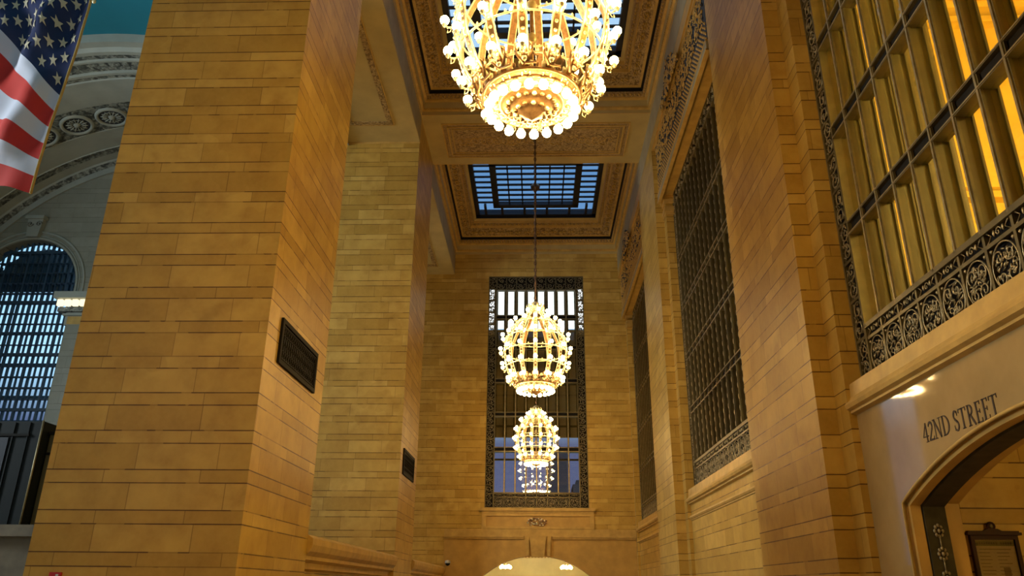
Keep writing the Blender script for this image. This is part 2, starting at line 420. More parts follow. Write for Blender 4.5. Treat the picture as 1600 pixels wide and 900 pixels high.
for x0, x1 in ((-XW, -.95), (1.1, 7.0)):
    b.box(x0, x1, YE-.2, YE, 5.04, 5.13, 'dressed'); b.box(x0, x1, YE-.13, YE, 4.93, 5.04, 'dressed')
b.prism([(-.52, 5.14), (.68, 5.14), (.5, 3.72), (-.36, 3.72)], YE-.34, YE+.1, 'dressed')
for s_, x in ((-1, -.70), (1, .86)): b.prism([(x-.16, 5.12), (x+.16, 5.12), (x-.03*s_+.1, 3.8), (x-.03*s_-.1, 3.8)], YE-.22, YE+.05, 'dressed')
struct(b.build('trim_5'))
b = MB()
for k in range(60):
    a = random.random()*2*PI; r = random.random()**.5
    b.ball((.05+.75*r*math.cos(a), YE-.06, 6.12+.3*r*math.sin(a)), .08, .07, .05, 'golddark' if k % 3 else 'gold', 6, 4)
tag(b.build('cartouche'), 'gilded carved cartouche in the panel under the end window', 'ornament')

# lobby seen through the end arch
b = MB()
b.box(-9, 9, 76, 76.5, 0, 6.5, 'lobby'); b.box(-9.5, -9, 58.4, 76, 0, 6.5, 'lobby'); b.box(9, 9.5, 58.4, 76, 0, 6.5, 'lobby')
for k in range(46): b.box(-6.8+k*.3, -6.65+k*.3, 75.6, 76, 4.35, 4.5, 'plain')
b.box(-9, 9, 75.7, 76, 4.5, 4.62, 'lobby')
struct(b.build('wall_lobby'))
b = MB(); b.box(-9.5, 9.5, 58.4, 76.5, 6.5, 6.8, 'lobby'); struct(b.build('ceiling_lobby'))

# closing wall behind the viewer
b = MB(); b.box(-9.0, 9.2, -8.6, -8, 0, ZS, 'stone'); b.box(-9, 9.2, -8, 3.3, ZC, ZC+.4, 'plaster'); b.box(XPL, XP, -8, -2, 0, ZC, 'stone'); struct(b.build('wall_back'))

# ------------------------------------------------------------------ ceiling: cross beams and coffers
SKX, SKY = 4.75, 4.9
def rect_ring(b, cx, cy, hx0, hy0, z0, hx1, hy1, z1, m):
    A = [(cx-hx0, cy-hy0, z0), (cx+hx0, cy-hy0, z0), (cx+hx0, cy+hy0, z0), (cx-hx0, cy+hy0, z0)]
    B = [(cx-hx1, cy-hy1, z1), (cx+hx1, cy-hy1, z1), (cx+hx1, cy+hy1, z1), (cx-hx1, cy+hy1, z1)]
    b.add(A+B, [(k, (k+1) % 4, 4+(k+1) % 4, 4+k) for k in range(4)], m)
def coffer(cy, hy):
    b = MB(); hx = XW
    # offsets inward from the bay edge, heights, material of the surface leading there
    prof = [(0, ZC, None), (.04, ZC, 'dressed'), (.04, ZC+.22, 'plaster'), (.16, ZC+.26, 'dressed'), (.18, ZC+.36, 'dressed'), (.22, ZC+.72, 'plaster'), (.34, ZC+.76, 'dressed'),
            (.36, ZC+.84, 'dressed'), (.50, ZC+1.06, 'carvedfine'), (.56, ZC+1.06, 'dark'), (.60, ZC+1.24, 'dark'), (.74, ZC+1.28, 'dressed'), (1.30, ZC+1.62, 'carved'), (1.36, ZC+1.60, 'dressed'), (1.42, ZC+1.78, 'dressed'),  # dark rings put the groove's shadow into the colour
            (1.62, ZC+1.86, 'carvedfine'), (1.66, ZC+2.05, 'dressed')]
    sx = (hx-SKX)/1.85; sy = (hy-SKY)/1.85
    prof.append((1.85, ZS-.3, 'plaster')); prof.append((1.85, ZS+.5, 'frameblue'))
    for (o0, z0, _), (o1, z1, m) in zip(prof, prof[1:]):
        rect_ring(b, 0, cy, hx-o0*sx, hy-o0*sy, z0, hx-o1*sx, hy-o1*sy, z1, m)
    root_ = struct(b.build('ceiling_coffer'))
    # egg and dart rows and rosettes on the sloping bands
    e = MB()
    def row(o, z, step, rx, rz, m):
        X = hx-o*sx; Y = hy-o*sy
        n = int(2*X/step)
        for k in range(n+1):
            x = -X+2*X*k/n; e.ball((x, cy+Y, z), rx, rx*.7, rz, m, 6, 4)
        n = int(2*Y/step)
        for k in range(n+1):
            y = cy-Y+2*Y*k/n
            for s_ in (-1, 1): e.ball((s_*X, y, z), rx*.7, rx, rz, m, 6, 4)
    row(.43, ZC+.93, .24, .08, .09, 'dressed'); row(1.52, ZC+1.80, .30, .08, .06, 'dressed'); row(.19, ZC+.30, .16, .04, .04, 'dressed')
    e.build('egg_and_dart', root_)
    g = MB()
    X = hx-1.02*sx; Y = hy-1.02*sy; z = ZC+1.42
    for k in range(15):
        for s_ in (-1, 1):
            c = (s_*X, cy-Y+.6+(2*Y-1.2)*k/14, z)
            for a in range(6): g.ball((c[0]+.1*math.cos(a*PI/3), c[1]+.2*math.sin(a*PI/3), c[2]-.03), .06, .09, .06, 'dressed', 6, 4)
        c = (-X+.6+(2*X-1.2)*k/14, cy+Y, z)
        for a in range(6): g.ball((c[0]+.2*math.cos(a*PI/3), c[1]+.1*math.sin(a*PI/3), c[2]-.03), .09, .06, .06, 'dressed', 6, 4)
    g.build('rosette_band', root_)
bounds = [(3.3, 17.7), (23.0, 37.4), (42.85, YE)]
for y0, y1 in bounds: coffer((y0+y1)/2, (y1-y0)/2)
def cross_beam(y0, y1):
    b = MB(); b.box(XP, XW, y0, y1, ZC, ZC+1.5, 'plaster'); o = struct(b.build('ceiling_beam'))
    c = MB(); x1 = 5.55; ya, yb = y0+.85, y1-.85
    def frame(i, wd, z, m):
        X = x1-i; A = ya+i; B = yb-i
        for (p, q, r, s_) in ((-X, X, A, A+wd), (-X, X, B-wd, B), (-X, -X+wd, A+wd, B-wd), (X-wd, X, A+wd, B-wd)): c.box(p, q, r, s_, ZC-z, ZC+.01, m)
    frame(0, .07, .05, 'dressed'); frame(.07, .2, .03, 'carvedfine'); frame(.3, .08, .06, 'dressed'); frame(.42, .1, .03, 'carvedfine'); frame(.56, .05, .05, 'dressed')
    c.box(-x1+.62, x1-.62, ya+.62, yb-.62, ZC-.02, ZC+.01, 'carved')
    for k in range(22):
        x = -4.5+9*k/21
        sp = [(x+.32*(1-t/14)*math.cos(t*.62+k), (ya+yb)/2+(.5*(1-t/14))*math.sin(t*.62+k), ZC-.03) for t in range(14)]
        c.tube(sp, .028, 'dressed', 5)
    c.build('carved_panel', o)
cross_beam(17.7, 23.0); cross_beam(37.4, 42.85)
b = MB(); b.box(-7.2, 7.2, YE, YE+.4, ZC, ZS, 'plaster'); struct(b.build('ceiling_edge'))

# skylights
def skylight(n, cy):
    r_ = struct(root('window_%d' % n, (0, cy, ZS)))
    f = MB(); X, Y = SKX, SKY; t = .16
    for (p, q, r, s_) in ((-X, X, -Y, -Y+.3), (-X, X, Y-.3, Y), (-X, -X+.3, -Y, Y), (X-.3, X, -Y, Y)): f.box(p, q, r, s_, -.12, .2, 'frameblue')
    xi, yi = 3.05, 3.15
    for (p, q, r, s_) in ((-xi-.25, xi+.25, -yi-.3, -yi+.2), (-xi-.25, xi+.25, yi-.2, yi+.3), (-xi-.25, -xi+.2, -yi, yi), (xi-.2, xi+.25, -yi, yi)): f.box(p, q, r, s_, -.15, .2, 'frameblue')
    f.build('window_frame', r_)
    g = MB()
    for k in range(1, 6): g.box(-xi+2*xi*k/6-.05, -xi+2*xi*k/6+.05, -yi, yi, -.03, .06, 'frameblue')
    for k in range(1, 8): g.box(-xi, xi, -yi+2*yi*k/8-.10, -yi+2*yi*k/8+.10, -.03, .06, 'frameblue')
    for k in range(8):
        for s_ in (-1, 1):
            yy = -yi+2*yi*(k+.5)/8
            g.box(s_*xi, s_*X, yy-.09, yy+.09, -.03, .06, 'frameblue')
    for k in (-2.4, -.8, .8, 2.4):
        for s_ in (-1, 1): g.box(k*1.1-.09, k*1.1+.09, s_*yi, s_*Y, -.1, .12, 'frameblue')
    for s_ in (-1, 1): g.box(s_*(xi+.9)-.09, s_*(xi+.9)+.09, -Y, -yi, -.1, .12, 'frameblue'); g.box(s_*(xi+.9)-.09, s_*(xi+.9)+.09, yi, Y, -.1, .12, 'frameblue')
    g.build('glazing_bars', r_)
    p = MB(); p.box(-X, X, -Y, Y, .02, .04, 'glassblue'); p.build('pane', r_)
for n, c in enumerate(bounds): skylight(5+n, (c[0]+c[1])/2)

# ------------------------------------------------------------------ ornamental iron panels
def spiral(cx, cz, r, turns, a0, sgn, y, n=18):
    return [(cx+r*(1-.9*t/n)*math.cos(a0+sgn*turns*2*PI*t/n), y, cz+r*(1-.9*t/n)*math.sin(a0+sgn*turns*2*PI*t/n)) for t in range(n+1)]
PANELS = {}
def panel_mesh(w_, h, kind, seed, back):
    key = (round(w_, 3), round(h, 3), kind, seed, back)
    if key in PANELS: return PANELS[key]
    rnd = random.Random(seed); b = MB(); e = .035 if back else .07
    for (x0, x1, z0, z1) in ((0, w_, 0, e), (0, w_, h-e, h), (0, e, 0, h), (w_-e, w_, 0, h)): b.box(x0, x1, -.05, .05, z0, z1, 'bronze')
    if back: b.box(0, w_, .06, .08, 0, h, 'dark')  # black plate stands in for the unlit space behind the grille
    cx, cz = w_/2, h/2
    if kind == 'ring':
        rx, rz = w_/2-e-.02, h/2-e-.02
        b.tube([(cx+rx*math.cos(a*PI/14), -.03, cz+rz*math.sin(a*PI/14)) for a in range(28)], .016, 'bronzelight', 5, True)
        for sx in (-1, 1):
            for sz in (-1, 1):
                b.ball((cx+sx*(w_/2-.1), -.02, cz+sz*(h/2-.1)), .035, .03, .035, 'bronzelight', 6, 4)
                b.tube(spiral(cx+sx*rx*.42, cz+sz*rz*.42, min(rx, rz)*.42, 1.3, rnd.random()*6, sx*sz, -.03), .014, 'bronzelight', 5)
        for k in range(60):
            a = rnd.random()*2*PI; r = .9*rnd.random()**.6
            T = Matrix.Translation((cx+rx*r*.9*math.cos(a), -.02, cz+rz*r*.9*math.sin(a))) @ Matrix.Rotation(rnd.random()*PI, 4, 'Y')
            b.ball((0, 0, 0), .018, .022, .05, 'bronzelight' if rnd.random() < .6 else 'bronze', 5, 4, T)
    elif kind == 'leaf':
        b.tube(spiral(cx, cz, h*.3, 1.2, 0, 1, -.03, 12), .014, 'bronzelight', 5)
        for s_ in (-1, 1):
            b.tube([(cx+s_*w_*.42, -.03, e), (cx+s_*w_*.25, -.03, cz), (cx+s_*w_*.40, -.03, h-e)], .014, 'bronzelight', 5)
            b.ball((cx+s_*w_*.16, -.02, cz+.02), .03, .03, .06, 'bronzelight', 6, 4)
    else:  # scroll
        for s_ in (-1, 1):
            b.tube(spiral(cx+s_*w_*.04, cz+s_*h*.23, min(w_*.38, h*.24), 1.4, rnd.random()*6, s_, -.03), .017, 'bronzelight', 5)
        for k in range(44):
            T = Matrix.Translation((e+rnd.random()*(w_-2*e), -.02, e+rnd.random()*(h-2*e))) @ Matrix.Rotation(rnd.random()*PI, 4, 'Y')
            b.ball((0, 0, 0), .018, .022, .055, 'bronzelight' if rnd.random() < .5 else 'bronze', 5, 4, T)
    if not back:
        for k in range(70):
            T = Matrix.Translation((e+rnd.random()*(w_-2*e), .0, e+rnd.random()*(h-2*e))) @ Matrix.Rotation(rnd.random()*PI, 4, 'Y')
            b.ball((0, 0, 0), .03, .02, .07, 'bronze', 5, 4, T)
    o = b.build('grille_panel'); me = o.data; bpy.data.objects.remove(o); PANELS[key] = me; return me
def put_panel(parent, w_, h, kind, seed, x, z, back=True, y=0.):
    o = bpy.data.objects.new('grille_panel', panel_mesh(w_, h, kind, seed, back)); COL.objects.link(o); o.parent = parent; o.location = (x, y, z)
    return o

def tall_window(n, loc, rz, W, H, npane, transoms, back, glints, side=.6, bot=(.9, .28), top=.8, fin=.24, layer2=True, fin2=.4):
    r_ = struct(root('window_%d' % n, loc, rz))
    f = MB(); bh = bot[0]+bot[1]
    f.box(-.02, .06, -.06, .4, 0, H, 'bronze'); f.box(W-.06, W+.02, -.06, .4, 0, H, 'bronze'); f.box(0, W, -.06, .4, -.03, .05, 'bronze'); f.box(0, W, -.06, .4, H-.06, H, 'bronze')
    f.box(side-.04, side+.05, -.07, .3, 0, H, 'bronze'); f.box(W-side-.05, W-side+.04, -.07, .3, 0, H, 'bronze')
    f.box(side, W-side, -.08, .3, bh-.05, bh+.06, 'bronze'); f.box(side, W-side, -.07, .3, H-top-.05, H-top+.05, 'bronze')
    f.build('window_frame', r_)
    pw = (W-2*side)/npane
    mu = MB(); z0, z1 = bh, H-top
    mu.box(-.02, .02, -.0, fin, z0, z1, 'bronzefin'); mu.box(-.05, .05, -.05, .0, z0, z1, 'bronze'); mu.box(-.025, .025, -.08, -.05, z0, z1, 'bronze' if glints else 'bronzelight')
    mu.box(-.05, .05, fin, fin+.04, z0, z1, 'bronzefin')
    if glints:
        z = z0+.2; k = 0
        while z < z1-.2:
            mu.ball((0, -.09, z), .022, .02, .11, 'bronzelight', 6, 4); z += .42  # pale beads added as glints of lamplight on the mullion
    m0 = mu.build('mullion', r_, (side+pw, 0, 0))
    for k in range(2, npane): inst(m0, r_, (side+pw*k, 0, (k % 2)*0.0))
    t0 = None
    for z in transoms:
        if t0 is None:
            t = MB()
            t.box(side, W-side, -.07, fin, -.035, .035, 'bronze'); t.box(side, W-side, -.07, fin, .27, .33, 'bronze'); t.box(side, W-side, .02, .05, 0, .3, 'dark')
            t.box(side, W-side, -.085, -.07, -.012, .012, 'bronzelight'); t.box(side, W-side, -.085, -.07, .29, .31, 'bronzelight')
            t0 = t.build('transom', r_, (0, 0, z))
        else: inst(t0, r_, (0, 0, z))
    # ornamental border
    k = 0
    for i in range(npane):
        put_panel(r_, pw, bot[0], 'ring' if i % 2 == 0 else 'ring', 11+i % 3, side+pw*i, .0, True); put_panel(r_, pw, bot[1], 'leaf', 5, side+pw*i, bot[0], True)
        put_panel(r_, pw, top, 'scroll', 31+i % 2, side+pw*i, H-top, True)
    ns = int((H)/.95); ph = H/ns
    for i in range(ns):
        for x in (0, W-side): put_panel(r_, side, ph, 'scroll', 41+i % 3, x, ph*i, back or i == ns-1 or i < 13)
    g = MB(); g.box(side, W-side, fin*.5, fin*.5+.012, z0, z1, 'glass'); g.build('pane', r_)
    if layer2:
        q = MB()
        for k in range(npane+1): q.box(side+pw*k-.03, side+pw*k+.03, 1.25, 1.25+fin2, 0, H, 'bronzefin'); q.box(side+pw*k-.05, side+pw*k+.05, 1.2, 1.25, 0, H, 'bronzefin')
        if fin2 > .5:
            for z in transoms: q.box(0, W, 1.2, 1.4, z-.05, z+.2, 'bronzefin')
        q.build('outer_frame', r_)
    return r_
ZW0 = 6.05; HWIN = 21.6-6.05
TR = [9.55-ZW0, 12.2-ZW0, 14.85-ZW0, 17.5-ZW0]
tall_window(1, (XG, 17.3, ZW0), -PI/2, 12.6, HWIN, 14, TR, True, False, fin2=.12)
tall_window(2, (XG, 37.3, ZW0), -PI/2, 12.6, HWIN, 14, TR, True, True, layer2=True, fin2=.75)
tall_window(3, (XG, 56.7, ZW0), -PI/2, 12.3, HWIN, 14, TR, True, False, layer2=True, fin2=.75)
tall_window(4, (-WX, YE+.1, 7.08), 0, 2*WX, 18.0, 8, [11.12-7.08, 13.75-7.08, 16.35-7.08, 19.0-7.08, 21.5-7.08], False, False, side=.62, bot=(.75, .28), top=1.1, fin=.3, layer2=False)
# behind the end window: outer wall with blinds, a glowing panel added for the bright top panes, and the street
b = MB()
for k in range(9):
    x = (-WX+.62+(2*WX-1.24)*k/8)*1.055; b.box(x-.16, x+.16, 60.1, 60.4, 12.7, 26.5, 'bronzefin'); b.box(x-.05, x+.05, 60.1, 60.4, 6.5, 12.7, 'bronzefin')
b.box(-4.3, 4.3, 60.3, 60.4, 12.7, 21.6, 'brownpanel')
for z in (10.9, 11.5, 13.5, 16.9, 19.8): b.box(-4.3, 4.3, 60.15, 60.3, z, z+.14, 'bronzefin')
struct(b.build('wall_outer'))
b = MB(); b.box(-4.3, 4.3, 60.45, 60.5, 21.75, 26.6, 'lightpanel'); tag(b.build('glow_panel'), 'glowing white panel added behind the top of the end window', 'window')
b = MB(); b.box(-4.6, -4.3, YE+1.1, 60.5, 6.2, 27, 'brownpanel'); b.box(4.3, 4.6, YE+1.1, 60.5, 6.2, 27, 'brownpanel'); b.box(-4.6, 4.6, YE+1.1, 60.5, 26.6, 27.2, 'brownpanel'); b.box(-4.6, 4.6, YE+1.1, 60.5, 6.2, 6.8, 'dark'); struct(b.build('wall_shaft'))
for nm, x0, x1, z0, z1, lb in (('office_tower', 1.6, 5.2, 0, 23.5, 'dark flat-topped tower outside, behind the panes right of the far chandelier'), ('office_building', 6.0, 13.5, 0, 17.8, 'low dark building outside at the foot of the end window'), ('apartment_tower', 14.0, 18.0, 0, 16.2, 'small dark rooftop seen in the last pane of the end window')):
    b = MB(); b.box(x0, x1, 130, 138, z0, z1, 'tower'); b.box(x0+.6, x1-1.2, 131, 135, z1, z1+.8, 'tower'); tag(b.build(nm), lb, 'building')

# ------------------------------------------------------------------ carved friezes over the windows
def carved_frieze(y0, y1, crest_y, label):
    r_ = tag(root('carved_frieze', (6.84, y0, 21.35)), label, 'relief', 'carved friezes over the tall windows')
    Wd = y1-y0; rnd = random.Random(int(y0))
    f = MB(); f.box(-.14, 0, 0, Wd, 0, .42, 'greyplaster'); f.box(-.18, 0, 0, Wd, -.02, .05, 'dressed'); f.box(-.16, 0, 0, Wd, .42, .5, 'dressed'); f.build('fillet', r_)
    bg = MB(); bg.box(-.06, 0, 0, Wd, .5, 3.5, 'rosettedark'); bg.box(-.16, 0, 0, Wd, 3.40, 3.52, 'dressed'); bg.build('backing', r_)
    lv = MB()
    n = int(Wd/.26)
    for k in range(n):
        for j in range(4):
            y = .13+k*.26; z = .62+j*.25
            lv.ball((-.08, y, z), .04, .06, .065, 'dressed', 6, 4); lv.ball((-.07, y+.13, z+.12), .04, .035, .07, 'plain', 5, 3)
    lv.build('beaded_band', r_)
    sv = MB(); ns = int(Wd/.85)
    for k in range(ns):
        y = .65+(Wd-1.3)*k/(ns-1)
        for s_, zz in ((1, 2.0), (-1, 2.9)):
            sp = [(p[1]-.1, p[0], p[2]) for p in spiral(y, zz, .42, 1.6, rnd.random()*6, s_, 0.)]
            sv.tube(sp, .026, 'dressed', 5)
        for q in range(30):
            T = Matrix.Translation((-.1, y+rnd.uniform(-.45, .45), rnd.uniform(1.55, 3.38))) @ Matrix.Rotation(rnd.random()*PI, 4, 'X')
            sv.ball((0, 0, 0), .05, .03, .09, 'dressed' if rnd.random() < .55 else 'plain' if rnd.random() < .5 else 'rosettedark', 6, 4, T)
    sv.build('foliage_scroll', r_)
    cr = MB()
    for q in range(300):
        a = rnd.uniform(0, PI); rr = rnd.random()**.5; fx = rr*math.cos(a)
        T = Matrix.Translation((-.30-rnd.random()*.1, crest_y-y0+2.3*fx, 3.0+rnd.random()*.3+1.55*rr*math.sin(a)*(1-abs(fx))**.6)) @ Matrix.Rotation(rnd.random()*PI, 4, 'X')
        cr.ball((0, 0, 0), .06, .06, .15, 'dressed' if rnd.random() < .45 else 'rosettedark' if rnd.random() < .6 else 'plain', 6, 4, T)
    cr.build('crest', r_)
carved_frieze(24.7, 37.6, 31.4, 'deeply carved leaf frieze above the middle tall window on the wall')
carved_frieze(44.4, 57.0, 50.8, 'smaller distant carved leaf frieze above the window by the end wall')

# ------------------------------------------------------------------ chandeliers
def egg(z):
    pts = [(-1.45, .62), (-1.18, .95), (-.62, 1.2), (0, 1.29), (.6, 1.2), (1.2, .84), (1.55, .46), (1.8, .24)]
    for (a, ra), (c, rc) in zip(pts, pts[1:]):
        if a <= z <= c: t = (z-a)/(c-a); return ra+(rc-ra)*t
    return pts[0][1] if z < 0 else pts[-1][1]
NR = 14
def make_chandelier(chain_len, label):
    r_ = tag(root('chandelier'), label, 'chandelier', 'gilt globe chandeliers along the hall')
    zs = [-1.45+3.25*i/22 for i in range(23)]
    def P(z, da=0., dr=0.):
        # smoothed profile
        r = (egg(max(-1.45, z-.15))+egg(z)+egg(min(1.8, z+.15)))/3+dr
        return Vector((r*math.cos(da), r*math.sin(da), z))
    rb = MB()
    for z0, z1 in zip(zs, zs[1:]):
        hw = .055
        vs = []
        for z in (z0, z1):
            p = P(z); q = P(z, 0, .03)
            vs += [(p.x, -hw, z), (p.x, hw, z), (q.x, hw, z), (q.x, -hw, z)]
        rb.add(vs, [(0, 1, 5, 4), (1, 2, 6, 5), (2, 3, 7, 6), (3, 0, 4, 7)], 'golddark')
    for s_ in (-1, 1): rb.tube([(P(z, 0, .02).x, s_*.06, z) for z in zs], .018, 'gold', 5)
    for i in range(26):
        z = -1.4+3.15*i/25; rb.ball((P(z, 0, .035).x, 0, z), .03, .035, .03, 'gold', 6, 4)
    rib0 = rb.build('rib', r_)
    for k in range(1, NR): inst(rib0, r_, rot=(0, 0, 2*PI*k/NR))
    # hoops
    for z in (-1.18, -.62, 0, .6, 1.2):
        h = MB(); h.ring(P(z).x, z, .02, 'gold', 56, 5)
        for k in range(56):
            a = 2*PI*k/56
            if k % 2 == 0: h.ball((P(z).x*math.cos(a), P(z).x*math.sin(a), z+.035), .022, .022, .05, 'gold', 5, 3)
        h.build('hoop', r_)
    # crown, neck
    c = MB(); c.lathe([(.10, 2.2), (.16, 2.14), (.12, 2.06), (.30, 1.98), (.34, 1.9), (.28, 1.82), (.36, 1.74), (.30, 1.66), (.24, 1.62)], 'gold', 20)
    for k in range(12):
        a = 2*PI*k/12; c.ball((.36*math.cos(a), .36*math.sin(a), 1.97), .035, .035, .1, 'gold', 6, 4)
    c.build('crown', r_)
    # base ring and bowl
    d = MB(); d.ring(.68, -1.45, .04, 'golddark', 48, 8); d.ring(.78, -1.38, .03, 'golddark', 48, 6); d.ring(.5, -1.5, .03, 'golddark', 40, 6)
    d.lathe([(.8, -1.38), (.68, -1.47), (.5, -1.52), (.42, -1.50), (.30, -1.60), (.22, -1.62), (.16, -1.70), (.07, -1.74), (0.0, -1.80)], 'golddark', 28)
    for rr, n, z in ((.58, 28, -1.50), (.40, 20, -1.56), (.26, 12, -1.64)):
        for k in range(n):
            a = 2*PI*k/n; d.ball((rr*math.cos(a), rr*math.sin(a), z), .045, .045, .035, 'gold' if k % 2 else 'golddark', 6, 4)
    for k in range(56):
        a = 2*PI*k/56; d.ball((.80*math.cos(a), .80*math.sin(a), -1.31), .03, .03, .05+.02*(k % 2), 'gold' if k % 2 else 'golddark', 5, 4)
    d.build('bowl', r_)
    # leaf ornaments standing on the base between the ribs
    lf = MB()
    for s_ in (-1, 1): lf.tube([(.86, s_*.02, -1.35), (.95, s_*.12, -1.22), (.98, s_*.13, -1.08), (.97, s_*.05, -1.02), (.95, s_*.06, -1.1)], .026, 'golddark', 5)
    for q in range(5): lf.ball((.93+.02*q, 0, -1.3+.07*q), .03, .05-.006*q, .05, 'golddark' if q % 2 else 'gold', 6, 4)
    for q in range(7):
        a = PI*q/6; lf.ball((.9+.02*q, .11*math.cos(a), -1.18+.12*math.sin(a)), .03, .035, .05, 'gold' if q % 2 else 'golddark', 6, 4)
    lf.tube([(.88, 0, -1.36), (.86, .17, -1.34), (.9, .2, -1.26), (.92, .14, -1.22)], .02, 'golddark', 5)
    l0 = lf.build('leaf_ornament', r_)
    for k in range(1, NR): inst(l0, r_, rot=(0, 0, 2*PI*k/NR))
    # stem in the middle
    st = MB(); st.tube([(0, 0, -1.5), (0, 0, 2.1)], .035, 'golddark', 8)
    for z in (-.9, -.2, .5, 1.2): st.ball((0, 0, z), .09, .09, .12, 'gold', 10, 6)
    st.build('stem', r_)
    # bulb arms with a socket and bulb each
    ar = MB(); ar.tube([(-.17, 0, -.02), (-.10, 0, -.07), (-.03, 0, -.05), (0, 0, -.02)], .016, 'gold', 5); ar.lathe([(0.0, -.06), (.03, -.05), (.05, -.01), (.035, .015), (.028, .03)], 'gold', 8)
    for s_ in (-1, 1): ar.tube([(-.13, 0, -.05), (-.1, s_*.06, -.1), (-.05, s_*.05, -.13), (-.06, s_*.02, -.1)], .01, 'gold', 4)
    bl = MB(); bl.ball((0, 0, .08), .078, .078, .078, 'bulb', 10, 8)
    tiers = [(.58, 1.62, 8, 0.), (1.04, 1.2, NR, .0), (1.38, .6, NR, .0), (1.46, 0, NR, .0), (1.38, -.62, NR, .0), (1.14, -1.2, NR, .0), (.70, -1.50, 20, 1.)]
    a0 = None
    for (r, z, n, down) in tiers:
        for k in range(n):
            a = 2*PI*(k+(.5 if down else 0))/n
            loc = (r*math.cos(a), r*math.sin(a), z - (.03 if down else 0)); rot = (PI if down else 0, 0, a)
            if a0 is None: a0 = ar.build('bulb_arm', r_, loc, rot); b0 = bl.build('bulb', a0); continue
            o = inst(a0, r_, loc, rot); inst(b0, o)
    add_chain(r_, chain_len)
    return r_
def add_chain(r_, L_):
    ch = MB(); n = int((L_-2.2)/.16)
    for k in range(n):
        z = 2.22+k*.16
        pts = [((.05*math.cos(a*PI/4)) if k % 2 else 0, 0 if k % 2 else (.05*math.cos(a*PI/4)), z+.11*math.sin(a*PI/4)) for a in range(8)]
        ch.tube(pts, .02, 'chain', 4, True)
    ch.tube([(0, 0, 2.1), (0, 0, L_)], .022, 'chain', 5)
    ch.lathe([(.0, L_-.7), (.12, L_-.55), (.3, L_-.4), (.36, L_-.2), (.3, L_-.1), (.12, L_)], 'chain', 16)
    ch.build('chain', r_)
c1 = make_chandelier(ZS-.05-10.66, 'largest globe chandelier, hanging over the cross beam with blue skylight behind it')
c2 = copy_tree(c1); c2['label'] = 'middle globe chandelier on a long chain, hanging in front of the end window'
c3 = copy_tree(c1); c3['label'] = 'smallest and farthest globe chandelier, just below the middle one'
c1.location = (-.06, 10.4, 10.40); c2.location = (-.03, 30.2, 10.66); c3.location = (-.03, 49.95, 10.7)
c1.rotation_euler.z = .11; c2.rotation_euler.z = .225; c3.rotation_euler.z = .0

# small lit fittings inside the far lobby
def lobby_lamp(x, label):
    r_ = tag(root('lobby_lamp', (x, 64, 3.15)), label, 'lamp', 'small bulb clusters beyond the end arch')
    s_ = MB(); s_.lathe([(.0, .35), (.05, .33), (.08, .1), (.2, .0), (.32, -.05), (.2, -.1), (.0, -.14)], 'gold', 16); s_.tube([(0, 0, .3), (0, 0, 3.35)], .03, 'chain', 6); s_.build('lamp_stem', r_)
    u = MB(); u.ball((0, 0, 0), .13, .13, .13, 'lamp', 8, 6)
    u0 = None
    for k in range(8):
        a = 2*PI*k/8; loc = (.36*math.cos(a), .36*math.sin(a), .06+.07*(k % 2))
        if u0 is None: u0 = u.build('bulb', r_, loc)
        else: inst(u0, r_, loc)
lobby_lamp(-2.46, 'bright bulb cluster beyond the end arch, on its side towards the piers'); lobby_lamp(2.31, 'bright bulb cluster beyond the end arch, on its side towards the tall windows')
def globe(name, loc, r, drop, label, mat='lampbig'):  # unseen globe lamps added to brighten the rooms beyond
    r_ = tag(root(name, loc), label, 'lamp')
    g = MB(); g.ball((0, 0, 0), r, r, r, mat, 16, 12); g.build('globe', r_)
    s_ = MB(); s_.tube([(0, 0, r), (0, 0, drop)], .03, 'chain', 6); s_.lathe([(.1, r+.1), (.2, r-.02), (.22, r-.1)], 'gold', 16); s_.build('lamp_rod', r_)
globe('passage_fill_lamp', (12.5, 8.0, 4.3), .15, .68, 'unseen globe lamp added to light the passage behind the street arch')
globe('hall_fill_lamp', (17.0, 10.0, 13.0), .9, 16.9, 'large unseen globe lamp added to light the hall behind the tall windows')
globe('arch_fill_lamp', (0, 68.0, 5.4), .3, 1.05, 'unseen globe lamp added to brighten the lobby beyond the end arch', 'lamplobby')

# ------------------------------------------------------------------ pier grilles
def vent(y0, y1, z0, z1, label):
    r_ = tag(root('vent_grille', (XP, y0, z0)), label, 'grille', 'black grilles on the piers')
    W_, H = y1-y0, z1-z0
    f = MB()
    for (a, c, d, e_) in ((0, W_, 0, .12), (0, W_, H-.12, H), (0, .12, .12, H-.12), (W_-.12, W_, .12, H-.12)): f.box(0, .07, a, c, d, e_, 'dark')
    for (a, c, d, e_) in ((.12, W_-.12, .16, .19), (.12, W_-.12, H-.19, H-.16), (.16, .19, .12, H-.12), (W_-.19, W_-.16, .12, H-.12)): f.box(0, .05, a, c, d, e_, 'dark')
    f.build('grille_frame', r_)
    g = MB(); g.box(0, .01, .1, W_-.1, .1, H-.1, 'blackmetal')
    n = int((W_-.3)/.16)
    for k in range(n+1): y = .17+(W_-.34)*k/n; g.box(.01, .035, y-.012, y+.012, .1, H-.1, 'dark')
    for k in range(5): z = .2+(H-.4)*k/4; g.box(.01, .03, .1, W_-.1, z-.012, z+.012, 'dark')
    for k in range(n):
        y = .25+(W_-.34)*k/n
        for z in (.3, H/2, H-.3): g.tube([(.035, y+.05*math.cos(a*PI/4), z+.07*math.sin(a*PI/4)) for a in range(8)], .008, 'dark', 4, True)
    g.build('lattice', r_)
vent(18.6, 21.95, 6.95, 8.15, 'large black iron grille set in the near stone pier')
vent(38.1, 41.5, 6.85, 8.1, 'small distant black iron grille in the second stone pier')

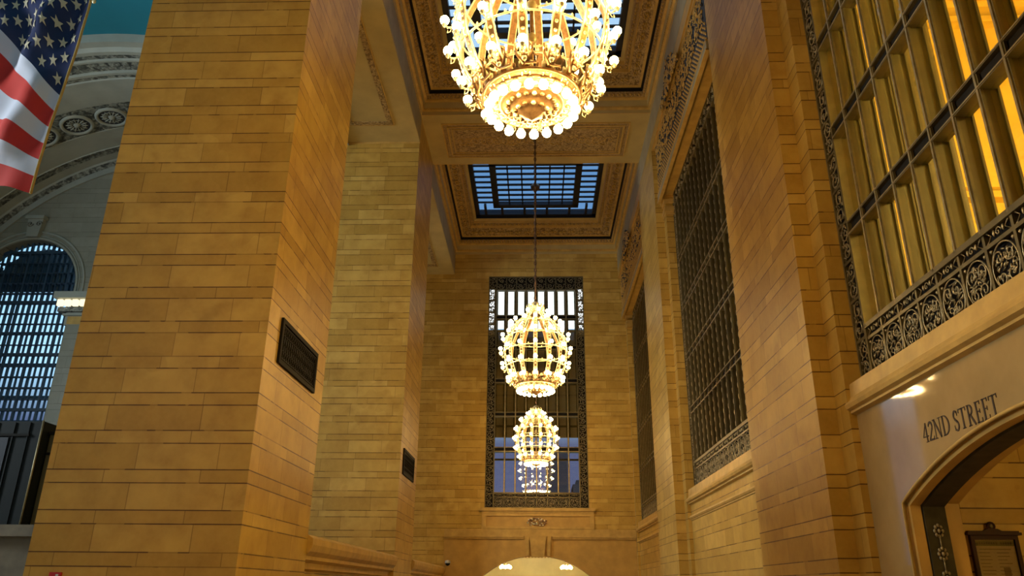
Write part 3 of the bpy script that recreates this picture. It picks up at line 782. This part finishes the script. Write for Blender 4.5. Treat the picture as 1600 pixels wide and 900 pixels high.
# security camera at the foot of the end wall
r_ = tag(root('security_camera', (-6.2, YE-.78, 3.25)), 'small dome security camera on a bracket by the end wall', 'camera')
b = MB(); b.tube([(0, .775, .12), (-.0, .5, .14), (0, .1, .16), (0, 0, .16)], .05, 'camwhite', 8); b.lathe([(0, .2), (.16, .18), (.2, .05), (.19, .0)], 'camwhite', 16); b.build('bracket', r_)
b = MB(); b.ball((0, 0, 0), .17, .17, .17, 'blackmetal', 14, 8); b.build('camera_dome', r_)
# red sign peeping at the foot of the near pier
r_ = tag(root('red_sign', (-10.58, 17.69, 1.6)), 'small red sign at the foot of the near pier', 'sign')
b = MB(); b.box(-.13, .13, -.05, 0, 0, .3, 'signred'); b.box(-.15, .15, -.06, -.0, -.02, .0, 'dark'); b.build('sign_board', r_)
b = MB(); b.box(.02, .08, -.056, -.05, .2, .26, 'white'); b.build('sign_mark', r_)

# ------------------------------------------------------------------ inscription
def letters(text, h, parent):
    T_, t_ = .125*h, .045*h         # thick and thin strokes
    x = 0.
    def poly(b, pts): b.prism(pts, -.004, .003, 'letter')
    def bar(b, x0, z0, x1, z1, w_):
        d = Vector((x1-x0, z1-z0)).normalized(); n = Vector((-d.y, d.x))*w_/2
        poly(b, [(x0+n.x, z0+n.y), (x0-n.x, z0-n.y), (x1-n.x, z1-n.y), (x1+n.x, z1+n.y)])
    def serif(b, cx, z, w_=.3): bar(b, cx-w_*h/2, z, cx+w_*h/2, z, .045*h)
    def arc(b, cx, cz, rx, rz, a0, a1, w0, w1, n=12):
        P_ = []
        for i in range(n+1):
            a = math.radians(a0+(a1-a0)*i/n); w_ = w0+(w1-w0)*math.sin(PI*i/n)
            P_.append(((cx+(rx+w_/2)*math.cos(a), cz+(rz+w_/2)*math.sin(a)), (cx+(rx-w_/2)*math.cos(a), cz+(rz-w_/2)*math.sin(a))))
        for (p, q), (r, s_) in zip(P_, P_[1:]): poly(b, [p, q, s_, r])
    for c in text:
        b = MB(); e = .022*h
        if c == ' ': x += .34*h; continue
        if c == '4': w_ = .62*h; bar(b, .42*h, 0, .42*h, h, T_*.9); bar(b, .42*h, h, .02*h, .30*h, t_); bar(b, .0, .30*h, .62*h, .30*h, t_); serif(b, .42*h, e)
        elif c == '2': w_ = .58*h; arc(b, .27*h, .72*h, .2*h, .22*h, 170, -30, t_, T_); bar(b, .44*h, .62*h, .05*h, .05*h, T_*.7); bar(b, .02*h, .05*h, .55*h, .05*h, .1*h); bar(b, .53*h, .05*h, .56*h, .2*h, t_)
        elif c == 'N': w_ = .86*h; bar(b, .14*h, 0, .14*h, h, t_); bar(b, .12*h, .97*h, .70*h, .02*h, T_); bar(b, .70*h, 0, .70*h, h, t_); serif(b, .14*h, e); serif(b, .1*h, h-e, .24); serif(b, .70*h, h-e)
        elif c == 'D': w_ = .84*h; bar(b, .16*h, 0, .16*h, h, T_); arc(b, .28*h, .5*h, .44*h, .47*h, 90, -90, t_, T_, 16); bar(b, .05*h, e, .3*h, e, .045*h); bar(b, .05*h, h-e, .3*h, h-e, .045*h)
        elif c == 'S': w_ = .56*h; arc(b, .27*h, .75*h, .17*h, .21*h, 20, 250, t_, T_); arc(b, .27*h, .27*h, .19*h, .24*h, 80, -160, t_, T_); bar(b, .43*h, .72*h, .43*h, .95*h, .04*h); bar(b, .08*h, .05*h, .08*h, .3*h, .04*h); bar(b, .16*h, .60*h, .38*h, .42*h, T_)
        elif c == 'T': w_ = .74*h; bar(b, .36*h, 0, .36*h, h, T_); bar(b, .02*h, h-e*1.4, .70*h, h-e*1.4, t_); bar(b, .04*h, h, .02*h, .8*h, .05*h); bar(b, .68*h, h, .70*h, .8*h, .05*h); serif(b, .36*h, e)
        elif c == 'R': w_ = .72*h; bar(b, .16*h, 0, .16*h, h, T_); arc(b, .26*h, .74*h, .24*h, .23*h, 90, -90, t_, T_); bar(b, .3*h, .5*h, .66*h, 0, T_); serif(b, .16*h, e); bar(b, .05*h, h-e, .28*h, h-e, .045*h); bar(b, .2*h, .5*h, .3*h, .5*h, t_)
        elif c == 'E': w_ = .62*h; bar(b, .16*h, 0, .16*h, h, T_); bar(b, .05*h, e*1.3, .54*h, e*1.3, t_); bar(b, .05*h, h-e*1.3, .50*h, h-e*1.3, t_); bar(b, .16*h, .52*h, .44*h, .52*h, t_); bar(b, .54*h, 0, .55*h, .2*h, .05*h); bar(b, .50*h, h, .50*h, .82*h, .05*h); bar(b, .44*h, .42*h, .44*h, .62*h, .04*h)
        o = b.build('letter', parent, (x, 0, 0)); x += w_+.04*h
    return x
r_ = tag(root('inscription', (7.194, 14.5, 4.22), -PI/2), 'dark roman lettering reading 42ND STREET on the polished marble over the arch', 'lettering')
wtext = letters('42ND STREET', .35, r_)
r_.scale = (2.52/wtext, 1, 1)

# ------------------------------------------------------------------ framed notice in the passage
r_ = tag(root('framed_notice', (8.53, 16.18, 1.05)), 'framed printed notice in dark wood on the passage wall behind the street arch', 'notice')
b = MB(); W_, H = .92, 1.66
for (x0, x1, z0, z1) in ((0, W_, 0, .09), (0, .07, .09, H-.08), (W_-.07, W_, .09, H-.08), (0, W_, H-.08, H)): b.box(x0, x1, -.09, 0, z0, z1, 'wood')
b.box(-.06, W_+.06, -.14, 0, H, H+.05, 'wood'); b.box(-.03, W_+.03, -.11, 0, H+.05, H+.08, 'wood')
b.prism([(.28, H+.08), (.36, H+.12), (W_-.36, H+.12), (W_-.28, H+.08)], -.09, 0, 'wood'); b.build('notice_frame', r_)
b = MB(); b.tube([(.46+.065*math.cos(a*PI/6), -.05, H+.17+.065*math.sin(a*PI/6)) for a in range(12)], .026, 'wood', 6, True); b.ball((.46, -.05, H+.17), .04, .04, .05, 'bronzelight', 8, 6); b.build('finial', r_)
b = MB(); b.box(.07, W_-.07, -.03, -.02, .09, H-.08, 'paper'); b.box(.07, W_-.07, -.035, -.02, H-.2, H-.1, 'header'); b.build('paper_sheet', r_)
b = MB(); rnd = random.Random(3)
for k in range(15):
    x = .12+k*.046
    if k != 9: b.box(x, x+.03, -.038, -.035, H-.175, H-.125, 'dark')
for k in range(18):
    z = H-.27-k*.065
    if k == 0: b.box(.16, W_-.16, -.034, -.03, z, z+.018, 'print'); continue
    b.box(.14, .14+.26*rnd.uniform(.7, 1), -.034, -.03, z, z+.014, 'print'); b.box(.48, .48+.28*rnd.uniform(.6, 1), -.034, -.03, z, z+.014, 'print')
b.box(.55, .68, -.034, -.03, H-.75, H-.6, 'print'); b.build('printed_lines', r_)
b = MB(); b.box(.07, W_-.07, -.06, -.055, .09, H-.08, 'glass'); b.build('pane', r_)

# ------------------------------------------------------------------ concourse
CX, CZ, CR = -26.3, 14.5, 18.0
def vault(b, r0, y0, r1, y1, m, n=72, a_lo=None, a_hi=None):
    a_lo = 0 if a_lo is None else a_lo; a_hi = PI if a_hi is None else a_hi
    vs = []; fs = []
    for k in range(n+1):
        a = a_lo+(a_hi-a_lo)*k/n
        vs += [(CX+r0*math.cos(a), y0, CZ+r0*math.sin(a)), (CX+r1*math.cos(a), y1, CZ+r1*math.sin(a))]
    for k in range(n): fs.append((2*k, 2*k+1, 2*k+3, 2*k+2))
    b.add(vs, fs, m, True)
ALO = math.acos((XPL-.05-CX)/CR)
b = MB(); vault(b, CR+.9, -30, CR+.9, 37.6, 'teal', a_lo=ALO); struct(b.build('ceiling_vault'))
b = MB()
seq = [(CR+.9, 37.6, None), (CR+.3, 37.6, 'concgrey'), (CR+.3, 38.1, 'concgrey'), (CR+.1, 38.3, 'concgrey'), (CR+.1, 38.6, 'concgrey'), (CR+.2, 38.65, 'concgrey'), (CR+.2, 39.05, 'conccarved'), (CR+.05, 39.1, 'concgrey'), (CR+.05, 39.25, 'concgrey'),
       (CR+.18, 39.3, 'concgrey'), (CR+.18, 40.2, 'conccarved'), (CR, 40.25, 'concgrey'), (CR, 40.45, 'concgrey'), (CR+.1, 40.5, 'concgrey'), (CR+.1, 40.85, 'conccarved'), (CR, 40.9, 'concgrey'), (CR, 43.3, 'concgrey'), (CR+.04, 43.35, 'concgrey'), (CR+.04, 46.0, 'conccarved'),
       (CR, 46.05, 'concgrey'), (CR, 48.0, 'concgrey'), (CR-.06, 48.05, 'concgrey'), (CR-.06, 48.15, 'conccarved'), (CR, 48.2, 'concgrey'), (CR, 48.7, 'conccarved'), (CR, 49.4, 'concgrey'), (CR-.1, 49.5, 'concgrey'), (CR-.3, 49.85, 'conccarved'), (CR-.75, 49.85, 'concgrey'), (CR-.75, 50.05, 'concgrey')]
for (r0, y0, _), (r1, y1, m) in zip(seq, seq[1:]): vault(b, r0, y0, r1, y1, m, a_lo=ALO)
rv = struct(b.build('ceiling_vault_arch'))
# rosettes on the soffit
ro = MB(); ro.lathe([(0, -.20), (.16, -.18), (.2, -.06), (.24, -.03)], 'concgrey', 14); ro.lathe([(.24, -.02), (.84, -.02)], 'rosettedark', 28)
ro.lathe([(.84, -.01), (.86, -.12), (.95, -.16), (1.05, -.1), (1.08, .0)], 'concgrey', 28); ro.ring(.55, -.04, .03, 'concgrey', 28, 5)
for k in range(14):
    a = 2*PI*k/14; ro.ball((0, 0, 0), .25, .05, .06, 'concgrey', 6, 4, Matrix.Rotation(a, 4, 'Z') @ Matrix.Translation((.48, 0, -.05)))
ro0 = None
for k in range(24):
    a = math.radians(62+k*8.0*.97)
    if a > PI: break
    T = Vector((CX+(CR-.02)*math.cos(a), 44.7, CZ+(CR-.02)*math.sin(a)))
    if ro0 is None: ro0 = ro.build('ceiling_rosette', rv, T, (0, PI/2-a, 0))
    else: inst(ro0, rv, T, (0, PI/2-a, 0))

# end wall of the concourse with its round-headed window
WCX, WHW, WSP, WB = -36.8, 3.8, 21.4, 8.5
b = MB(); y0, y1 = 50.0, 51.0
b.box(-46, WCX-WHW, y0, y1, 0, 34, 'stone_grey'); b.box(WCX+WHW, XPL, y0, y1, 0, 34, 'stone_grey'); b.box(WCX-WHW, WCX+WHW, y0, y1, 0, WB, 'stone_grey')
N = 28
for i in range(N):
    t0, t1 = PI-PI*i/N, PI-PI*(i+1)/N
    a0, a1 = WCX+WHW*math.cos(t0), WCX+WHW*math.cos(t1); z0, z1 = WSP+WHW*math.sin(t0), WSP+WHW*math.sin(t1)
    b.add([(a0, y0, z0), (a1, y0, z1), (a1, y0, 34), (a0, y0, 34), (a0, y1, z0), (a1, y1, z1)], [(0, 1, 2, 3), (0, 4, 5, 1)], 'stone_grey')
struct(b.build('wall_concourse_end'))
b = MB()
for g, t in ((.12, .1), (.62, .09), (.3, .05)):
    R = WHW+g; b.tube([(WCX+R, y0-.02, 9)]+[(WCX+R*math.cos(PI*k/30), y0-.02, WSP+R*math.sin(PI*k/30)) for k in range(31)]+[(WCX-R, y0-.02, 9)], t, 'concgrey', 6)
struct(b.build('trim_6'))
b = MB(); b.box(WCX-.75, WCX+.65, 49.45, 50, WSP+WHW+1.5, WSP+WHW+1.75, 'concgrey'); b.prism([(WCX-.45, WSP+WHW+.1), (WCX+.4, WSP+WHW+.1), (WCX+.55, WSP+WHW+1.5), (WCX-.6, WSP+WHW+1.5)], 49.6, 50, 'concgrey')
for s_ in (-1, 1): b.tube([(p[0], 49.55, p[2]) for p in spiral(WCX+s_*.32, WSP+WHW+1.1, .24, 1.3, 0, s_, 0)], .04, 'conccarved', 5)
tag(b.build('keystone_bracket'), 'scrolled grey keystone bracket above the round-headed window', 'bracket')
r_ = struct(root('window_8', (WCX, 50.6, WB)))
def clip_top(x): return (WSP-WB) + math.sqrt(max(0, WHW**2-x*x))
g = MB(); g2 = MB()
x = -3.6; k = 0
while x < 3.7:
    wd = .14 if k % 4 == 0 else .05
    g.box(x-wd/2, x+wd/2, -.1, .1, 0, clip_top(x), 'concframe'); g2.box(x+.13, x+.13+.04+.05*(k % 3), .9, 1.0, 0, clip_top(min(3.7, abs(x+.13))), 'concframe'); x += .4; k += 1
z = .2; k = 0
while z < 16.4:
    hw = WHW if z < WSP-WB else math.sqrt(max(.01, WHW**2-(z-(WSP-WB))**2))
    t = .2 if k % 5 == 0 else .04
    g.box(-hw, hw, -.12, .12, z, z+t, 'concframe'); g2.box(-hw, hw, .9, 1.05, z+.3, z+.3+(.22 if k % 3 == 0 else .06), 'concframe'); z += .78; k += 1
g.build('window_frame', r_); g2.build('outer_frame', r_)
p = MB()
pts = [(-WHW, 0)]+[(WHW*math.cos(PI-PI*i/24), WSP-WB+WHW*math.sin(PI-PI*i/24)) for i in range(25)]+[(WHW, 0)]
p.prism(pts, .2, .22, 'conglass'); p.build('pane', r_)
# top of the window: dark sheet added to dim the panes under the arch
q = MB(); q.prism([(-3.8, 13.3), (3.8, 13.3), (3.6, 14.3), (2.7, 15.7), (1.4, 16.5), (0, 16.75), (-1.4, 16.5), (-2.7, 15.7), (-3.6, 14.3)], 1.2, 1.3, 'concframe'); q.build('dimming_sheet', r_)

# side wall cornice with its row of lit bulbs
r_ = tag(root('lit_cornice', (-31.6, 48, 18.9)), 'grey pilaster capital with glowing cornice bulbs beside the round-headed window', 'cornice')
b = MB(); b.box(-1.2, 1.4, -.3, 2, .9, 1.35, 'concgrey'); b.box(-.9, 1.4, 0, 2, .0, .3, 'conccarved'); b.box(-.4, 1.4, .25, 2, -.9, 0, 'concgrey'); b.box(-.55, 1.4, .1, 2, -.25, -.1, 'concgrey'); b.box(-.25, 1.4, .3, 2, -9.9, -.9, 'stone_grey'); b.build('capital', r_)
for k in range(4):
    d = MB(); d.box(-.95+k*.52, -.6+k*.52, -.15, .1, .38, .82, 'dentil'); d.build('bulb_box', r_)
d = MB(); d.box(-.2, 1.2, .2, .26, -.85, -.3, 'lamp' if 0 else 'dressed'); d.build('frieze_panel', r_)

# dark ticket cabinet
r_ = tag(root('departure_board', (-27, 30, 3.73)), 'tall black departure board cabinet beyond the near pier, below the blue window', 'board')
b = MB(); b.box(-1.5, 7.45, -.3, .8, 0, 3.95, 'blackmetal'); b.build('board_cabinet', r_)
b = MB(); b.box(-1.4, 6.2, -.36, -.3, .2, 3.3, 'frameblue'); b.box(-1.4, 7.0, -.38, -.3, 3.35, 3.45, 'dark')
for x in (5.0, 5.6, 6.3, 6.9): b.box(x, x+.05, -.35, -.3, 0, 3.9, 'blackmetal')
b.build('board_panel', r_)
b = MB(); b.tube([(7.45, -.34, 0), (7.45, -.34, 3.98)], .035, 'bronzelight', 6); b.build('edge_tube', r_)
b = MB(); b.box(7.5, 8.6, .2, .8, 0, 3.5, 'bronzefin'); b.box(7.5, 8.65, .1, .8, 3.5, 3.62, 'dark'); b.box(7.5, 8.6, .15, .2, 2.7, 2.8, 'dark'); b.build('side_return', r_)
b = MB(); b.box(-46, -17.8, 29.6, 32.5, 0, 3.3, 'counter'); b.box(-46, -17.6, 29.2, 32.5, 3.3, 3.5, 'counter'); b.box(-46, -17.7, 29.3, 32.5, 3.5, 3.72, 'counter'); struct(b.build('wall_counter'))
b = MB(); b.box(-46.5, -44.3, -30, 51, 0, 34, 'stone_grey'); struct(b.build('wall_concourse_far'))
b = MB(); b.box(-11.6, XPL, -30, 51, 25.3, 34, 'stone_grey'); b.box(-46, -9, -30.5, -30, 0, 34, 'stone_grey'); struct(b.build('wall_concourse_near'))

# unseen frames added around the two concourse fill lights
b = MB()
for k in range(7): b.box(-44.1, -43.95, 17+k-.06, 17+k+.06, 10, 22, 'concframe')
for k in range(9): b.box(-44.1, -43.98, 17, 23, 10+k*1.5-.05, 10+k*1.5+.05, 'concframe')
struct(b.build('window_9'))
b = MB()
for k in range(11): b.box(-41+k*2.8-.1, -41+k*2.8+.1, -29.7, -29.55, 8, 26, 'concframe')
for k in range(7): b.box(-41, -13, -29.7, -29.58, 8+k*3-.1, 8+k*3+.1, 'concframe')
struct(b.build('window_10'))

# ------------------------------------------------------------------ flag
H_, YF = 9.05, 24.0
def flagP(s_, t):
    """s_ metres from the hoist, t 0..1 down the hoist"""
    hx = -17.92-.38*t+.05*math.sin(t*7); hz = 23.9-H_*t
    k = min(1, max(0, (1-t)/.46)); ang = math.radians(12+33*min(1, k*1.15))
    f = .98
    dx = -f*s_*math.cos(ang); dz = f*s_*math.sin(ang)*(1 if True else 0)
    rip = .28*math.sin(s_*1.5+t*3.0)+.12*math.sin(s_*3.1-t*9)+.05*math.sin(t*26+s_)
    rip *= min(1, s_/1.2+.15)
    return (hx+dx, YF+s_*.12+rip, hz+dz+.04*math.sin(s_*2.4+t*5))
r_ = tag(root('flag', (0, 0, 0)), 'stars and stripes flag hanging in the concourse in front of the vault', 'flag')
b = MB(); NS, NTT = 60, 13*4; FL = 12.0
vs = [flagP(FL*i/NS, j/NTT) for j in range(NTT+1) for i in range(NS+1)]
for kind, test in (('blue', 0), ('white', 1), ('red', 2)):
    fs = []
    for j in range(NTT):
        st = j//4
        for i in range(NS):
            cant = st < 7 and (i+.5)*FL/NS < 6.9
            kd = 0 if cant else (2 if st % 2 == 0 else 1)
            if kd == test: a = j*(NS+1)+i; fs.append((a, a+1, a+NS+2, a+NS+1))
    b.add(vs, fs, kind, True)
b.build('flag_cloth', r_)
b = MB()
cw, chh = 6.9/12, 7/13/10
for row in range(1, 10):
    for colm in range(1, 12):
        if (row+colm) % 2: continue
        s0, t0 = colm*cw, row*chh
        R1 = .27; pts = []
        for k in range(10):
            rr = R1 if k % 2 == 0 else R1*.40
            a = PI/2+k*PI/5+.70
            pts.append((s0+rr*math.cos(a)*1.15, t0-rr*math.sin(a)/H_*1.05))
        for off in (-.03, .03):
            vv = []
            for (s_, t) in [(s0, t0)]+pts:
                p = flagP(s_, t); vv.append((p[0], p[1]+off, p[2]))
            b.add(vv, [(0, k+1, (k+1) % 10+1) for k in range(10)], 'star')
b.build('star_pattern', r_)
b = MB(); b.tube([flagP(0, t/30) for t in range(31)], .05, 'dressed', 5); b.build('hoist_hem', r_)
b = MB(); b.tube([(-18.6, 24.0, 24.9), (-17.75, 23.9, 23.55)], .045, 'dark', 8); b.ball((-17.70, 23.9, 23.47), .08, .08, .12, 'gold', 8, 6); b.tube([(-17.97, 24, 23.9), (-18.6, 24, 24.9), (-18.6, 24, 33.1)], .03, 'dark', 6); b.build('hanging_rod', r_)
